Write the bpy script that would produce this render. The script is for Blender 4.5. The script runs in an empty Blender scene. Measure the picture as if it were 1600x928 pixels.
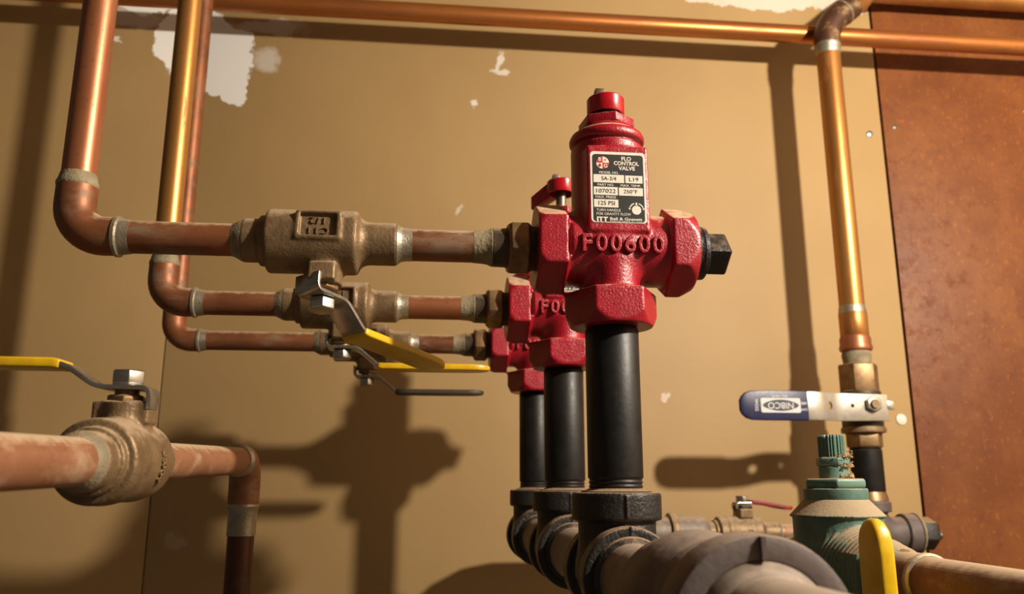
import bpy, bmesh, math, random
import numpy as np
from mathutils import Matrix, Vector

scene = bpy.context.scene
COL = scene.collection
R = math.radians
CAM_H = 1.40                      # eye height above the basement floor (m)


def W(x, y, z):
    """millimetres measured from the eye point (x along wall, y into wall, z up) -> metres"""
    return Vector((x * .001, y * .001, z * .001 + CAM_H))


# ------------------------------------------------------------------ camera, world, lamp, exposure
cam_d = bpy.data.cameras.new('camera')
cam = bpy.data.objects.new('camera', cam_d)
COL.objects.link(cam)
cam.location = (0, 0, CAM_H)
cam.rotation_euler = (R(90 + 12.9), 0, R(-5.9))
cam_d.sensor_width = 36.0
cam_d.lens = 36.0 * 1290 / 1600
cam_d.clip_start = .01
cam_d.dof.use_dof = True
cam_d.dof.focus_distance = .56
cam_d.dof.aperture_fstop = 11.0
scene.camera = cam

world = bpy.data.worlds.new('world')
scene.world = world
world.use_nodes = True
world.node_tree.nodes['Background'].inputs[0].default_value = (1.0, .84, .66, 1)
world.node_tree.nodes['Background'].inputs[1].default_value = .075

lamp_d = bpy.data.lights.new('ceiling_bulb_offscreen', 'POINT')
lamp_d.energy = 104.0
lamp_d.color = (1.0, .89, .74)
lamp_d.shadow_soft_size = .030
lamp = bpy.data.objects.new('ceiling_bulb_offscreen', lamp_d)
COL.objects.link(lamp)
lamp.location = W(887, 35, 652)

scene.view_settings.view_transform = 'Standard'
scene.view_settings.look = 'None'
scene.view_settings.gamma = 1
scene.view_settings.exposure = 0.0
scene.view_settings.use_curve_mapping = False


# ------------------------------------------------------------------ material helpers
def lin(c):
    return tuple(((v / 255) / 12.92 if v <= 10 else ((v / 255 + .055) / 1.055) ** 2.4) for v in c) + (1,)


class NT:
    def __init__(s, name):
        s.m = bpy.data.materials.new(name)
        s.m.use_nodes = True
        s.t = s.m.node_tree
        s.b = s.t.nodes['Principled BSDF']

    def n(s, typ, **kw):
        nd = s.t.nodes.new(typ)
        for k, v in kw.items():
            setattr(nd, k, v)
        return nd

    def put(s, sock, v):
        if hasattr(v, 'is_output') or isinstance(v, bpy.types.NodeSocket):
            s.t.links.new(v, sock)
        else:
            sock.default_value = v

    def math(s, op, a, b=None, clamp=False):
        nd = s.n('ShaderNodeMath', operation=op, use_clamp=clamp)
        s.put(nd.inputs[0], a)
        if b is not None:
            s.put(nd.inputs[1], b)
        return nd.outputs[0]

    def ramp(s, v, lo, hi):
        nd = s.n('ShaderNodeMapRange', interpolation_type='SMOOTHSTEP')
        s.put(nd.inputs[0], v)
        nd.inputs[1].default_value = lo
        nd.inputs[2].default_value = hi
        return nd.outputs[0]

    def mix(s, f, a, b):
        nd = s.n('ShaderNodeMix', data_type='RGBA')
        s.put(nd.inputs[0], f)
        s.put(nd.inputs[6], a)
        s.put(nd.inputs[7], b)
        return nd.outputs[2]

    def coord(s):
        if not hasattr(s, '_co'):
            tc = s.n('ShaderNodeTexCoord')
            oi = s.n('ShaderNodeObjectInfo')
            va = s.n('ShaderNodeVectorMath', operation='ADD')
            sc = s.math('MULTIPLY', oi.outputs['Random'], 7.0)
            s.t.links.new(tc.outputs['Object'], va.inputs[0])
            s.t.links.new(sc, va.inputs[1])
            s._co = va.outputs[0]
        return s._co

    def noise(s, scale, detail=3, rough=.55, stretch=None, co=None, dist=0.0):
        nd = s.n('ShaderNodeTexNoise')
        nd.inputs['Scale'].default_value = scale
        nd.inputs['Detail'].default_value = detail
        nd.inputs['Roughness'].default_value = rough
        nd.inputs['Distortion'].default_value = dist
        c = co if co is not None else s.coord()
        if stretch:
            mp = s.n('ShaderNodeMapping')
            mp.inputs['Scale'].default_value = stretch
            s.t.links.new(c, mp.inputs[0])
            c = mp.outputs[0]
        s.t.links.new(c, nd.inputs['Vector'])
        return nd.outputs['Fac']

    def bump(s, h, strength=.3, dist=.001):
        nd = s.n('ShaderNodeBump')
        nd.inputs['Strength'].default_value = strength
        nd.inputs['Distance'].default_value = dist
        s.t.links.new(h, nd.inputs['Height'])
        s.t.links.new(nd.outputs[0], s.b.inputs['Normal'])
        return nd

    def dust_mask(s, amount=1.0, lo=.55, hi=.95):
        """settled dust lies on upward facing surfaces"""
        g = s.n('ShaderNodeNewGeometry')
        sx = s.n('ShaderNodeSeparateXYZ')
        s.t.links.new(g.outputs['True Normal'], sx.inputs[0])
        nz = s.math('ADD', sx.outputs[2], s.math('MULTIPLY', s.math('SUBTRACT', s.noise(160, 4), .5), .55))
        return s.math('MULTIPLY', s.ramp(nz, lo, hi), amount, True)

    def finish(s, col, rough, metal, dust=0.0, dust_col=(176, 152, 122), dlo=.55, dhi=.95):
        if dust > 0:
            d = s.dust_mask(dust, dlo, dhi)
            col = s.mix(d, col, lin(dust_col))
            mm = s.n('ShaderNodeMix', data_type='FLOAT')
            s.put(mm.inputs[0], d); s.put(mm.inputs[2], rough); mm.inputs[3].default_value = .95
            rough = mm.outputs[0]
            m2 = s.n('ShaderNodeMix', data_type='FLOAT')
            s.put(m2.inputs[0], d); s.put(m2.inputs[2], metal); m2.inputs[3].default_value = 0
            metal = m2.outputs[0]
        s.put(s.b.inputs['Base Color'], col)
        s.put(s.b.inputs['Roughness'], rough)
        s.put(s.b.inputs['Metallic'], metal)
        return s.m


def copper(name, a, b, c, rough=.38, dust=.8, patch=.45, stretch=(1, 1, 1), metal=.62):
    s = NT(name)
    n1 = s.ramp(s.noise(22, 4, .6, stretch), .35, .65)
    n2 = s.ramp(s.noise(60, 5, .65, stretch), .5 + (.5 - patch) * .4, .72)
    n3 = s.ramp(s.noise(260, 3), .62, .72)
    col = s.mix(n1, lin(a), lin(b))
    col = s.mix(n2, col, lin(c))
    col = s.mix(s.math('MULTIPLY', n3, .35), col, lin((70, 40, 26)))
    ro = s.math('ADD', s.math('MULTIPLY', n2, .18), rough)
    s.bump(s.noise(500, 3), .06, .0005)
    me = s.math('SUBTRACT', metal, s.math('MULTIPLY', n2, .3))
    return s.finish(col, ro, me, dust)


def cast(name, a, b, rough, metal, bscale=420, bstr=.35, bdist=.0009, dust=.8, dcol=(176, 152, 122), dlo=.55, dhi=.95, spec=.5, wear=None):
    s = NT(name)
    n1 = s.ramp(s.noise(70, 4), .35, .7)
    col = s.mix(n1, lin(a), lin(b))
    if wear:
        w = s.ramp(s.noise(130, 6, .7), .68, .74)
        col = s.mix(s.math('MULTIPLY', w, wear[1]), col, lin(wear[0]))
    s.bump(s.noise(bscale, 3, .6), bstr, bdist)
    s.b.inputs['Specular IOR Level'].default_value = spec
    ro = s.math('ADD', s.math('MULTIPLY', s.noise(200, 3), .2), rough - .1)
    return s.finish(col, ro, metal, dust, dcol, dlo, dhi)


def plain(name, a, rough=.5, metal=0.0):
    s = NT(name)
    col = s.mix(s.noise(300, 3), lin(a), lin(tuple(v * .88 for v in a)))
    return s.finish(col, rough, metal)


M = {}
M['copper_red'] = copper('copper_red', (180, 120, 82), (158, 96, 64), (150, 82, 54), .38, .6, .4, (1, 1, .25), .6)
M['copper_gold'] = copper('copper_gold', (186, 134, 72), (170, 114, 58), (160, 98, 58), .38, .4, .35, (1, 1, .2), .72)
M['copper_brown'] = copper('copper_brown', (146, 90, 56), (114, 70, 46), (126, 104, 82), .48, 1.0, .55, (.4, 1, 1), .5)
M['copper_long'] = copper('copper_long', (160, 94, 46), (178, 112, 56), (116, 64, 34), .36, .3, .5, (.12, 1, 1), .68)
M['copper_dusty'] = copper('copper_dusty', (160, 112, 80), (140, 92, 64), (160, 132, 106), .55, 1.0, .6, (1, .5, 1), .4)
M['copper_dull'] = copper('copper_dull', (122, 82, 60), (102, 66, 48), (146, 120, 98), .5, .9, .55, (1, .5, 1), .4)
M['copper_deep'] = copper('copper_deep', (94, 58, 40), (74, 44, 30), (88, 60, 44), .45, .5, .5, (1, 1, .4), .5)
M['copper_dark'] = copper('copper_dark', (104, 68, 46), (80, 52, 38), (140, 114, 74), .45, .5, .5, (1, 1, 1), .5)
M['red'] = cast('red_paint', (152, 14, 34), (138, 10, 30), .34, 0, 620, .5, .0009, .92, (188, 160, 128), .62, .92, .6)
M['red_cap'] = cast('red_cap_paint', (165, 14, 28), (150, 10, 24), .25, 0, 250, .12, .0006, .35, (150, 120, 100), .75, 1.05, .6, ((120, 110, 105), .5))
M['black_pipe'] = cast('black_pipe_lacquer', (24, 21, 19), (12, 10, 9), .46, .0, 300, .12, .0007, .3, (120, 98, 74), .6, .98, .34, ((70, 56, 42), .5))
M['black_cast'] = cast('black_cast_iron', (40, 36, 33), (30, 27, 25), .46, .15, 420, .6, .0012, .85, (150, 122, 94), .5, .95, .5)
M['grey_cast'] = cast('grey_cast_iron', (98, 86, 82), (84, 72, 69), .6, .1, 300, .25, .0008, .6, (150, 131, 112), .6, 1.0)
M['grey_pipe'] = cast('grey_pipe', (128, 114, 102), (106, 92, 82), .55, .1, 300, .15, .0006, .7, (166, 148, 128), .6, .98)
M['brass'] = cast('bronze_valve', (130, 106, 76), (108, 86, 60), .5, .4, 450, .5, .0009, .95, (160, 138, 110), .45, .9)
M['brass_hex'] = cast('brass_hex', (142, 112, 76), (112, 86, 58), .42, .55, 400, .2, .0006, .7, (166, 142, 112), .6, .95)
M['brass_dark'] = cast('bronze_dark', (82, 68, 52), (62, 52, 40), .5, .4, 420, .4, .0009, .85, (150, 130, 104), .5, .95)
M['steel'] = cast('zinc_steel', (186, 182, 174), (168, 162, 152), .3, .95, 500, .08, .0004, .3, (170, 150, 124), .8, 1.1)
M['steel_plain'] = cast('plated_lever_steel', (192, 186, 176), (178, 172, 162), .38, .8, 500, .05, .0004, .0)
M['steel_dark'] = cast('dull_steel', (120, 112, 100), (96, 88, 78), .45, .8, 500, .2, .0005, .6)
M['solder'] = cast('solder', (176, 166, 148), (150, 140, 118), .42, .75, 500, .5, .0008, .5)
M['flux'] = cast('flux_residue', (146, 132, 104), (118, 106, 84), .7, .1, 400, .7, .0012, .3)
M['yellow'] = cast('yellow_vinyl', (212, 172, 24), (196, 152, 16), .34, 0, 300, .1, .0006, .35, (170, 140, 70), .7, 1.0, .5, ((70, 52, 20), .7))
M['yellow_worn'] = cast('yellow_vinyl_worn', (52, 46, 36), (60, 52, 38), .5, 0, 300, .2, .0006, .3, (120, 100, 70), .7, 1.0, .4, ((190, 140, 20), .8))
M['blue'] = cast('blue_vinyl', (25, 27, 70), (22, 24, 62), .4, 0, 300, .05, .0004, 0)
M['red_vinyl'] = cast('red_vinyl_worn', (150, 34, 40), (88, 30, 30), .5, 0, 300, .2, .0006, .75, (150, 116, 104), .6, .95)
M['green'] = cast('green_paint', (90, 118, 105), (76, 102, 92), .5, 0, 420, .4, .0009, .85, (158, 134, 104), .35, .7, .45)
M['green_dust'] = cast('green_paint_low_dust', (94, 126, 113), (80, 108, 98), .48, 0, 420, .25, .0007, .7, (180, 150, 112), .6, .9, .45)
M['grit'] = cast('sandy_grit', (196, 166, 126), (172, 142, 104), .95, 0, 500, .9, .002, 0)
M['label_white'] = plain('label_white', (226, 218, 204), .45)
M['label_black'] = plain('label_black', (44, 43, 40), .4)
M['label_red'] = plain('label_red', (196, 36, 40), .45)
M['print_white'] = plain('print_white', (206, 206, 204), .5)
M['print_dark'] = plain('print_dark', (40, 42, 60), .5)
M['hole'] = plain('hole_brown', (70, 52, 30), .8)
M['galv'] = cast('galvanised_screw', (150, 160, 166), (130, 140, 146), .35, .9, 500, .1, .0004, 0)
M['plaster'] = cast('plaster', (182, 166, 146), (172, 156, 136), .8, 0, 60, .2, .002, 0)
M['joist'] = cast('joist_wood', (96, 74, 52), (84, 64, 44), .8, 0, 60, .2, .002, 0)
M['concrete'] = cast('concrete', (120, 112, 102), (104, 97, 88), .85, 0, 40, .4, .004, 0)


def hardboard():
    s = NT('hardboard')
    co = s.coord()
    n1 = s.ramp(s.noise(9, 4, .6), .3, .7)
    n2 = s.ramp(s.noise(45, 6, .7), .45, .75)
    n3 = s.ramp(s.noise(170, 4, .7, (1, 1, .6)), .56, .68)
    col = s.mix(n1, lin((126, 76, 39)), lin((108, 60, 30)))
    col = s.mix(s.math('MULTIPLY', n2, .7), col, lin((98, 50, 30)))
    col = s.mix(s.math('MULTIPLY', n3, .38), col, lin((172, 98, 30)))
    n4 = s.ramp(s.noise(120, 5, .7, dist=.6), .66, .74)
    col = s.mix(s.math('MULTIPLY', n4, .5), col, lin((90, 42, 26)))
    s.bump(s.noise(260, 4), .25, .0008)
    s.b.inputs['Specular IOR Level'].default_value = .18
    return s.finish(col, s.math('ADD', s.math('MULTIPLY', n2, .2), .45), 0)


def drywall():
    s = NT('drywall')
    g = s.n('ShaderNodeNewGeometry')
    pos = g.outputs['Position']
    nz = s.n('ShaderNodeTexNoise')
    nz.inputs['Scale'].default_value = 20; nz.inputs['Detail'].default_value = 6; nz.inputs['Roughness'].default_value = .65
    s.t.links.new(pos, nz.inputs['Vector'])
    v1 = s.n('ShaderNodeVectorMath', operation='SUBTRACT')
    s.t.links.new(nz.outputs['Color'], v1.inputs[0]); v1.inputs[1].default_value = (.5, .5, .5)
    v2 = s.n('ShaderNodeVectorMath', operation='SCALE')
    s.t.links.new(v1.outputs[0], v2.inputs[0]); v2.inputs['Scale'].default_value = .06
    v3 = s.n('ShaderNodeVectorMath', operation='ADD')
    s.t.links.new(pos, v3.inputs[0]); s.t.links.new(v2.outputs[0], v3.inputs[1])
    sp = s.n('ShaderNodeSeparateXYZ')
    s.t.links.new(v3.outputs[0], sp.inputs[0])
    X, Z = sp.outputs[0], sp.outputs[2]

    def blob(cx, cz, rx, rz, lo=1.08, hi=.92, amt=1.0):
        a = s.math('POWER', s.math('ABSOLUTE', s.math('DIVIDE', s.math('SUBTRACT', X, cx * .001), rx * .001)), 2.4)
        b = s.math('POWER', s.math('ABSOLUTE', s.math('DIVIDE', s.math('SUBTRACT', Z, cz * .001 + CAM_H), rz * .001)), 2.4)
        return s.math('MULTIPLY', s.ramp(s.math('ADD', a, b), lo, hi), amt)
    blobs = [blob(-368, 668, 58, 60), blob(-312, 645, 34, 52), blob(-306, 594, 18, 26), blob(-330, 606, 24, 24),
             blob(-258, 642, 20, 24, 1.5, .2, .45), blob(-262, 700, 60, 14, 1.5, .3, .35),
             blob(-470, 705, 60, 16, 1.5, .3, .4), blob(-488, 668, 6, 5, 1.4, .6, .7),
             blob(460, 826, 60, 36, amt=.42), blob(560, 822, 90, 40, amt=.45), blob(690, 818, 70, 34, amt=.42), blob(300, 832, 130, 20, 1.2, .8, .5),
             blob(-440, 745, 60, 30), blob(100, 664, 5, 22, 1.5, .5, .55), blob(106, 648, 14, 6, 1.5, .5, .5), blob(60, 585, 6, 5, 1.5, .5, .6),
             blob(-330, -70, 14, 9, 1.5, .3, .13), blob(350, 130, 8, 4, 1.6, .4, .35), blob(40, 410, 5, 8, 1.6, .4, .35)]
    mask = blobs[0]
    for b in blobs[1:]:
        mask = s.math('MAXIMUM', mask, b)
    n1 = s.ramp(s.noise(5, 3, .5, co=pos), .3, .7)
    n2 = s.ramp(s.noise(900, 2, co=pos), .35, .65)
    col = s.mix(n1, lin((164, 134, 87)), lin((158, 128, 82)))
    col = s.mix(s.math('MULTIPLY', n2, .10), col, lin((146, 118, 80)))
    # scuffs
    sc = s.math('MULTIPLY', s.ramp(s.noise(34, 5, .7, co=pos, dist=1.2), .70, .80), .22)
    col = s.mix(sc, col, lin((120, 92, 58)))
    col = s.mix(mask, col, lin((238, 235, 230)))
    s.bump(s.math('ADD', s.noise(700, 2, co=pos), s.math('MULTIPLY', mask, 1.2)), .18, .0006)
    return s.finish(col, .62, 0)


M['drywall'] = drywall()
M['hardboard'] = hardboard()


# ------------------------------------------------------------------ mesh helpers (all in mm)
class MB:
    def __init__(s):
        s.v, s.f = [], []

    def add(s, vs, fs, mtx=None):
        o = len(s.v)
        if mtx is not None:
            vs = [tuple(mtx @ Vector(p)) for p in vs]
        s.v += [tuple(p) for p in vs]
        s.f += [tuple(i + o for i in f) for f in fs]
        return s

    def lathe(s, prof, axis='z', seg=40, c=(0, 0, 0), rot=0.0, scale_fn=None):
        """prof: list of (r, h) from low to high h"""
        vs, fs = [], []
        n = len(prof)
        for (r, h) in prof:
            for k in range(seg):
                a = 2 * math.pi * k / seg + rot
                rr = r * (scale_fn(a) if scale_fn else 1)
                p = (rr * math.cos(a), rr * math.sin(a), h)
                if axis == 'x':
                    p = (p[2], p[0], p[1])
                elif axis == 'y':
                    p = (p[1], p[2], p[0])
                vs.append((p[0] + c[0], p[1] + c[1], p[2] + c[2]))
        for i in range(n - 1):
            for k in range(seg):
                k2 = (k + 1) % seg
                fs.append((i * seg + k, i * seg + k2, (i + 1) * seg + k2, (i + 1) * seg + k))
        fs.append(tuple(range(seg - 1, -1, -1)))
        fs.append(tuple((n - 1) * seg + k for k in range(seg)))
        return s.add(vs, fs)

    def hexa(s, r, h0, h1, axis='z', c=(0, 0, 0), rot=0.0, n=6, ch=.12):
        """hexagonal (n-gon) prism with chamfered ends; r = corner radius; vertex at angle rot"""
        d = r * ch
        H = (h1 - h0) * .18
        H = min(H, d)
        # chamfer only at the corners: use 3 verts a corner
        return s.lathe([(r - d, h0), (r, h0 + H), (r, h1 - H), (r - d, h1)], axis, n, c, rot)

    def sweep(s, path, rad, seg=28, up=(0, 1, 0)):
        P = [Vector(p) for p in path]
        n = len(P)
        rad = rad if isinstance(rad, (list, tuple)) else [rad] * n
        T = []
        for i in range(n):
            t = (P[min(i + 1, n - 1)] - P[max(i - 1, 0)])
            T.append(t.normalized())
        u = Vector(up)
        u = (u - T[0] * u.dot(T[0])).normalized()
        vs, fs = [], []
        for i in range(n):
            u = (u - T[i] * u.dot(T[i])).normalized()
            w = T[i].cross(u)
            for k in range(seg):
                a = 2 * math.pi * k / seg
                vs.append(tuple(P[i] + (u * math.cos(a) + w * math.sin(a)) * rad[i]))
        for i in range(n - 1):
            for k in range(seg):
                k2 = (k + 1) % seg
                fs.append((i * seg + k, i * seg + k2, (i + 1) * seg + k2, (i + 1) * seg + k))
        fs.append(tuple(range(seg - 1, -1, -1)))
        fs.append(tuple((n - 1) * seg + k for k in range(seg)))
        return s.add(vs, fs)

    def box(s, a, b, mtx=None):
        x0, y0, z0 = a; x1, y1, z1 = b
        vs = [(x0, y0, z0), (x1, y0, z0), (x1, y1, z0), (x0, y1, z0), (x0, y0, z1), (x1, y0, z1), (x1, y1, z1), (x0, y1, z1)]
        fs = [(0, 3, 2, 1), (4, 5, 6, 7), (0, 1, 5, 4), (1, 2, 6, 5), (2, 3, 7, 6), (3, 0, 4, 7)]
        return s.add(vs, fs, mtx)

    def ribbon(s, path, width, thick, mtx=None):
        """path: (x, z) centre line; flat strap of given widths (along y) and thickness"""
        n = len(path)
        width = width if isinstance(width, (list, tuple)) else [width] * n
        thick = thick if isinstance(thick, (list, tuple)) else [thick] * n
        vs, fs = [], []
        for i in range(n):
            a = Vector(path[max(i - 1, 0)]); b = Vector(path[min(i + 1, n - 1)])
            t = (b - a).normalized()
            nn = Vector((-t.y, t.x))
            p = Vector(path[i])
            w = width[i] / 2
            h = thick[i] / 2
            for (sy, sn) in ((-1, -1), (1, -1), (1, 1), (-1, 1)):
                q = p + nn * h * sn
                vs.append((q.x, w * sy, q.y))
        for i in range(n - 1):
            for k in range(4):
                k2 = (k + 1) % 4
                fs.append((i * 4 + k, (i + 1) * 4 + k, (i + 1) * 4 + k2, i * 4 + k2))
        fs.append((0, 1, 2, 3))
        fs.append(tuple((n - 1) * 4 + k for k in (3, 2, 1, 0)))
        return s.add(vs, fs, mtx)

    def disc(s, c, r, seg=40, a0=0, a1=360, rin=0.0):
        """flat disc or ring sector in the x-z plane at y=c[1], facing -y"""
        full = (a1 - a0) >= 360
        vs, fs = [], []
        m = seg if full else seg + 1
        for k in range(m):
            a = R(a0 + (a1 - a0) * k / seg)
            vs.append((c[0] + r * math.cos(a), c[1], c[2] + r * math.sin(a)))
        if rin > 0:
            for k in range(m):
                a = R(a0 + (a1 - a0) * k / seg)
                vs.append((c[0] + rin * math.cos(a), c[1], c[2] + rin * math.sin(a)))
            for k in range(seg):
                k2 = (k + 1) % m
                fs.append((k, m + k, m + k2, k2))
        else:
            if not full:
                vs.append((c[0], c[1], c[2]))
            fs.append(tuple(range(len(vs))))
        return s.add(vs, fs)

    def rrect(s, x0, x1, z0, z1, y, r, depth=0.0, seg=6):
        """rounded rectangle in x-z plane, front at y, thickness depth behind it"""
        pts = []
        for cx, cz, a in ((x1 - r, z1 - r, 0), (x0 + r, z1 - r, 90), (x0 + r, z0 + r, 180), (x1 - r, z0 + r, 270)):
            for k in range(seg + 1):
                t = R(a + 90 * k / seg)
                pts.append((cx + r * math.cos(t), cz + r * math.sin(t)))
        n = len(pts)
        vs = [(p[0], y, p[1]) for p in pts]
        fs = [tuple(range(n))]
        if depth > 0:
            vs += [(p[0], y + depth, p[1]) for p in pts]
            fs.append(tuple(range(2 * n - 1, n - 1, -1)))
            for k in range(n):
                k2 = (k + 1) % n
                fs.append((k, n + k, n + k2, k2))
        return s.add(vs, fs)

    def text(s, body, mtx, size, extrude=0.0, bevel=0.0, bold=0.0, align='CENTER', sx=1.0, spacing=1.0):
        cu = bpy.data.curves.new('lettering', 'FONT')
        cu.body = body
        cu.size = size
        cu.extrude = extrude
        cu.bevel_depth = bevel
        cu.offset = bold
        cu.align_x = align
        cu.align_y = 'CENTER'
        cu.space_character = spacing
        cu.resolution_u = 4
        ob = bpy.data.objects.new('lettering', cu)
        COL.objects.link(ob)
        dg = bpy.context.evaluated_depsgraph_get()
        dg.update()
        me = bpy.data.meshes.new_from_object(ob.evaluated_get(dg))
        vs = [(v.co.x * sx, v.co.y, v.co.z) for v in me.vertices]
        fs = [tuple(p.vertices) for p in me.polygons]
        s.add(vs, fs, mtx)
        bpy.data.objects.remove(ob)
        bpy.data.curves.remove(cu)
        bpy.data.meshes.remove(me)
        return s

    def xf(s, mtx):
        s.v = [tuple(mtx @ Vector(p)) for p in s.v]
        return s

    def mesh(s, name, mat, angle=35, bevel=0.0, bseg=2, recalc=True):
        me = bpy.data.meshes.new(name)
        me.from_pydata([(x * .001, y * .001, z * .001) for x, y, z in s.v], [], s.f)
        if bevel > 0 or recalc:
            bm = bmesh.new()
            bm.from_mesh(me)
            if recalc:
                bmesh.ops.recalc_face_normals(bm, faces=bm.faces)
            if bevel > 0:
                es = [e for e in bm.edges if len(e.link_faces) == 2 and e.calc_face_angle(0) > R(38)]
                bmesh.ops.bevel(bm, geom=es, offset=bevel * .001, segments=bseg, profile=.5, affect='EDGES', clamp_overlap=True)
            bm.to_mesh(me)
            bm.free()
        me.shade_smooth()
        me.set_sharp_from_angle(angle=R(angle))
        me.materials.append(M[mat])
        me.update()
        return me


def obj(name, me, parent=None, loc=None, rot=None):
    o = bpy.data.objects.new(name, me)
    COL.objects.link(o)
    if parent is not None:
        o.parent = parent
    if loc is not None:
        o.location = loc
    if rot is not None:
        o.rotation_euler = rot
    return o


def tag(o, label, cat, group=None):
    o['label'] = label
    o['category'] = cat
    if group:
        o['group'] = group
    return o


def thing(name, loc, label, cat, group=None, rot=None):
    return tag(obj(name, None, None, loc, rot), label, cat, group)


def copy_tree(o, parent=None):
    c = o.copy()
    COL.objects.link(c)
    if parent is not None:
        c.parent = parent
    for ch in [x for x in bpy.data.objects if x.parent == o]:
        copy_tree(ch, c)
    return c


# ---- signed distance castings (smooth blends between bosses, as in a foundry part)
def surface_nets(f, lo, hi, h):
    ax = [np.arange(lo[i], hi[i] + h, h) for i in range(3)]
    X, Y, Z = np.meshgrid(*ax, indexing='ij')
    D = f(X, Y, Z).astype(np.float64)
    inside = D < 0
    nx, ny, nz = D.shape
    cnt = np.zeros((nx - 1, ny - 1, nz - 1))
    acc = np.zeros((nx - 1, ny - 1, nz - 1, 3))
    cor = [(i, j, k) for i in (0, 1) for j in (0, 1) for k in (0, 1)]

    def sl(c):
        return D[c[0]:nx - 1 + c[0], c[1]:ny - 1 + c[1], c[2]:nz - 1 + c[2]]
    for a in cor:
        for b in cor:
            if sum(b) == sum(a) + 1 and all(b[i] >= a[i] for i in range(3)):
                da, db = sl(a), sl(b)
                cr = (da < 0) != (db < 0)
                t = np.where(cr, da / np.where(cr, da - db, 1), 0)
                cnt += cr
                for i in range(3):
                    acc[..., i] += cr * (a[i] + t * (b[i] - a[i]))
    act = cnt > 0
    idx = -np.ones(act.shape, dtype=np.int64)
    idx[act] = np.arange(act.sum())
    ijk = np.argwhere(act)
    V = (acc[act] / cnt[act][:, None] + ijk) * h + np.array(lo)
    F = []
    for axis in range(3):
        s0 = [slice(None)] * 3; s1 = [slice(None)] * 3
        s0[axis] = slice(0, -1); s1[axis] = slice(1, None)
        i0 = inside[tuple(s0)]; i1 = inside[tuple(s1)]
        cr = i0 != i1
        e = np.argwhere(cr)
        o1, o2 = [(1, 2), (2, 0), (0, 1)][axis]
        ok = (e[:, o1] > 0) & (e[:, o2] > 0) & (e[:, o1] < D.shape[o1] - 1) & (e[:, o2] < D.shape[o2] - 1)
        e = e[ok]
        flip = i0[tuple(e.T)]
        q = []
        for d1, d2 in ((-1, -1), (0, -1), (0, 0), (-1, 0)):
            p = e.copy(); p[:, o1] += d1; p[:, o2] += d2
            q.append(idx[tuple(p.T)])
        q = np.stack(q, 1)
        q[~flip] = q[~flip][:, ::-1]
        F.append(q)
    F = np.concatenate(F)
    return V, F


def sdf_mesh(name, f, lo, hi, h, mat, angle=180):
    V, F = surface_nets(f, lo, hi, h)
    me = bpy.data.meshes.new(name)
    me.from_pydata((V * .001).tolist(), [], F.tolist())
    me.shade_smooth()
    if angle < 180:
        me.set_sharp_from_angle(angle=R(angle))
    me.materials.append(M[mat])
    me.update()
    return me


def smin(a, b, k):
    h = np.clip(.5 + .5 * (b - a) / k, 0, 1)
    return b * (1 - h) + a * h - k * h * (1 - h)


def smax(a, b, k):
    return -smin(-a, -b, k)


def s_cyl(u, v, w, r, w0, w1, rd=1.0):
    """cylinder of radius r about w axis, between w0 and w1"""
    d1 = np.sqrt(u * u + v * v) - r
    d2 = np.maximum(w0 - w, w - w1)
    return smax(d1, d2, rd)


def s_hex(u, v, w, r, w0, w1, rd=1.2, chamf=None):
    """hex prism about w; flats face +-u; corner radius r"""
    ap = r * math.sqrt(3) / 2
    au, av = np.abs(u), np.abs(v)
    d = np.maximum(au - ap, au * .5 + av * (math.sqrt(3) / 2) - ap)
    d2 = np.maximum(w0 - w, w - w1)
    o = smax(d, d2, rd)
    if chamf:
        rr = np.sqrt(u * u + v * v)
        for (side, off) in chamf:
            ww = (w - w1) if side > 0 else (w0 - w)
            o = smax(o, (rr + ww * .55 - (r - off)) * .87, .8)
    return o


def s_box(x, y, z, a, b, rd):
    cx, cy, cz = [(a[i] + b[i]) / 2 for i in range(3)]
    ex, ey, ez = [(b[i] - a[i]) / 2 - rd for i in range(3)]
    qx, qy, qz = np.abs(x - cx) - ex, np.abs(y - cy) - ey, np.abs(z - cz) - ez
    return np.sqrt(np.maximum(qx, 0) ** 2 + np.maximum(qy, 0) ** 2 + np.maximum(qz, 0) ** 2) + np.minimum(np.maximum(qx, np.maximum(qy, qz)), 0) - rd


FACE_FRONT = Matrix(((1, 0, 0), (0, 0, -1), (0, 1, 0))).to_4x4()      # text: x right, up = z, facing -y


def T(x, y, z):
    return Matrix.Translation((x, y, z))


def arc(cx, cz, r, a0, a1, n=8):
    return [(cx + r * math.cos(R(a0 + (a1 - a0) * k / n)), cz + r * math.sin(R(a0 + (a1 - a0) * k / n))) for k in range(n + 1)]


def round_path(pts, r=5.0, n=5):
    """fillet a 2-D polyline"""
    out = [tuple(pts[0])]
    for i in range(1, len(pts) - 1):
        p = Vector(pts[i]); a = Vector(pts[i - 1]) - p; b = Vector(pts[i + 1]) - p
        d = min(r, a.length * .45, b.length * .45)
        p0 = p + a.normalized() * d; p1 = p + b.normalized() * d
        for k in range(n + 1):
            t = k / n
            out.append(tuple(p0 * (1 - t) ** 2 + p * 2 * t * (1 - t) + p1 * t * t))
    out.append(tuple(pts[-1]))
    return out


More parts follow.
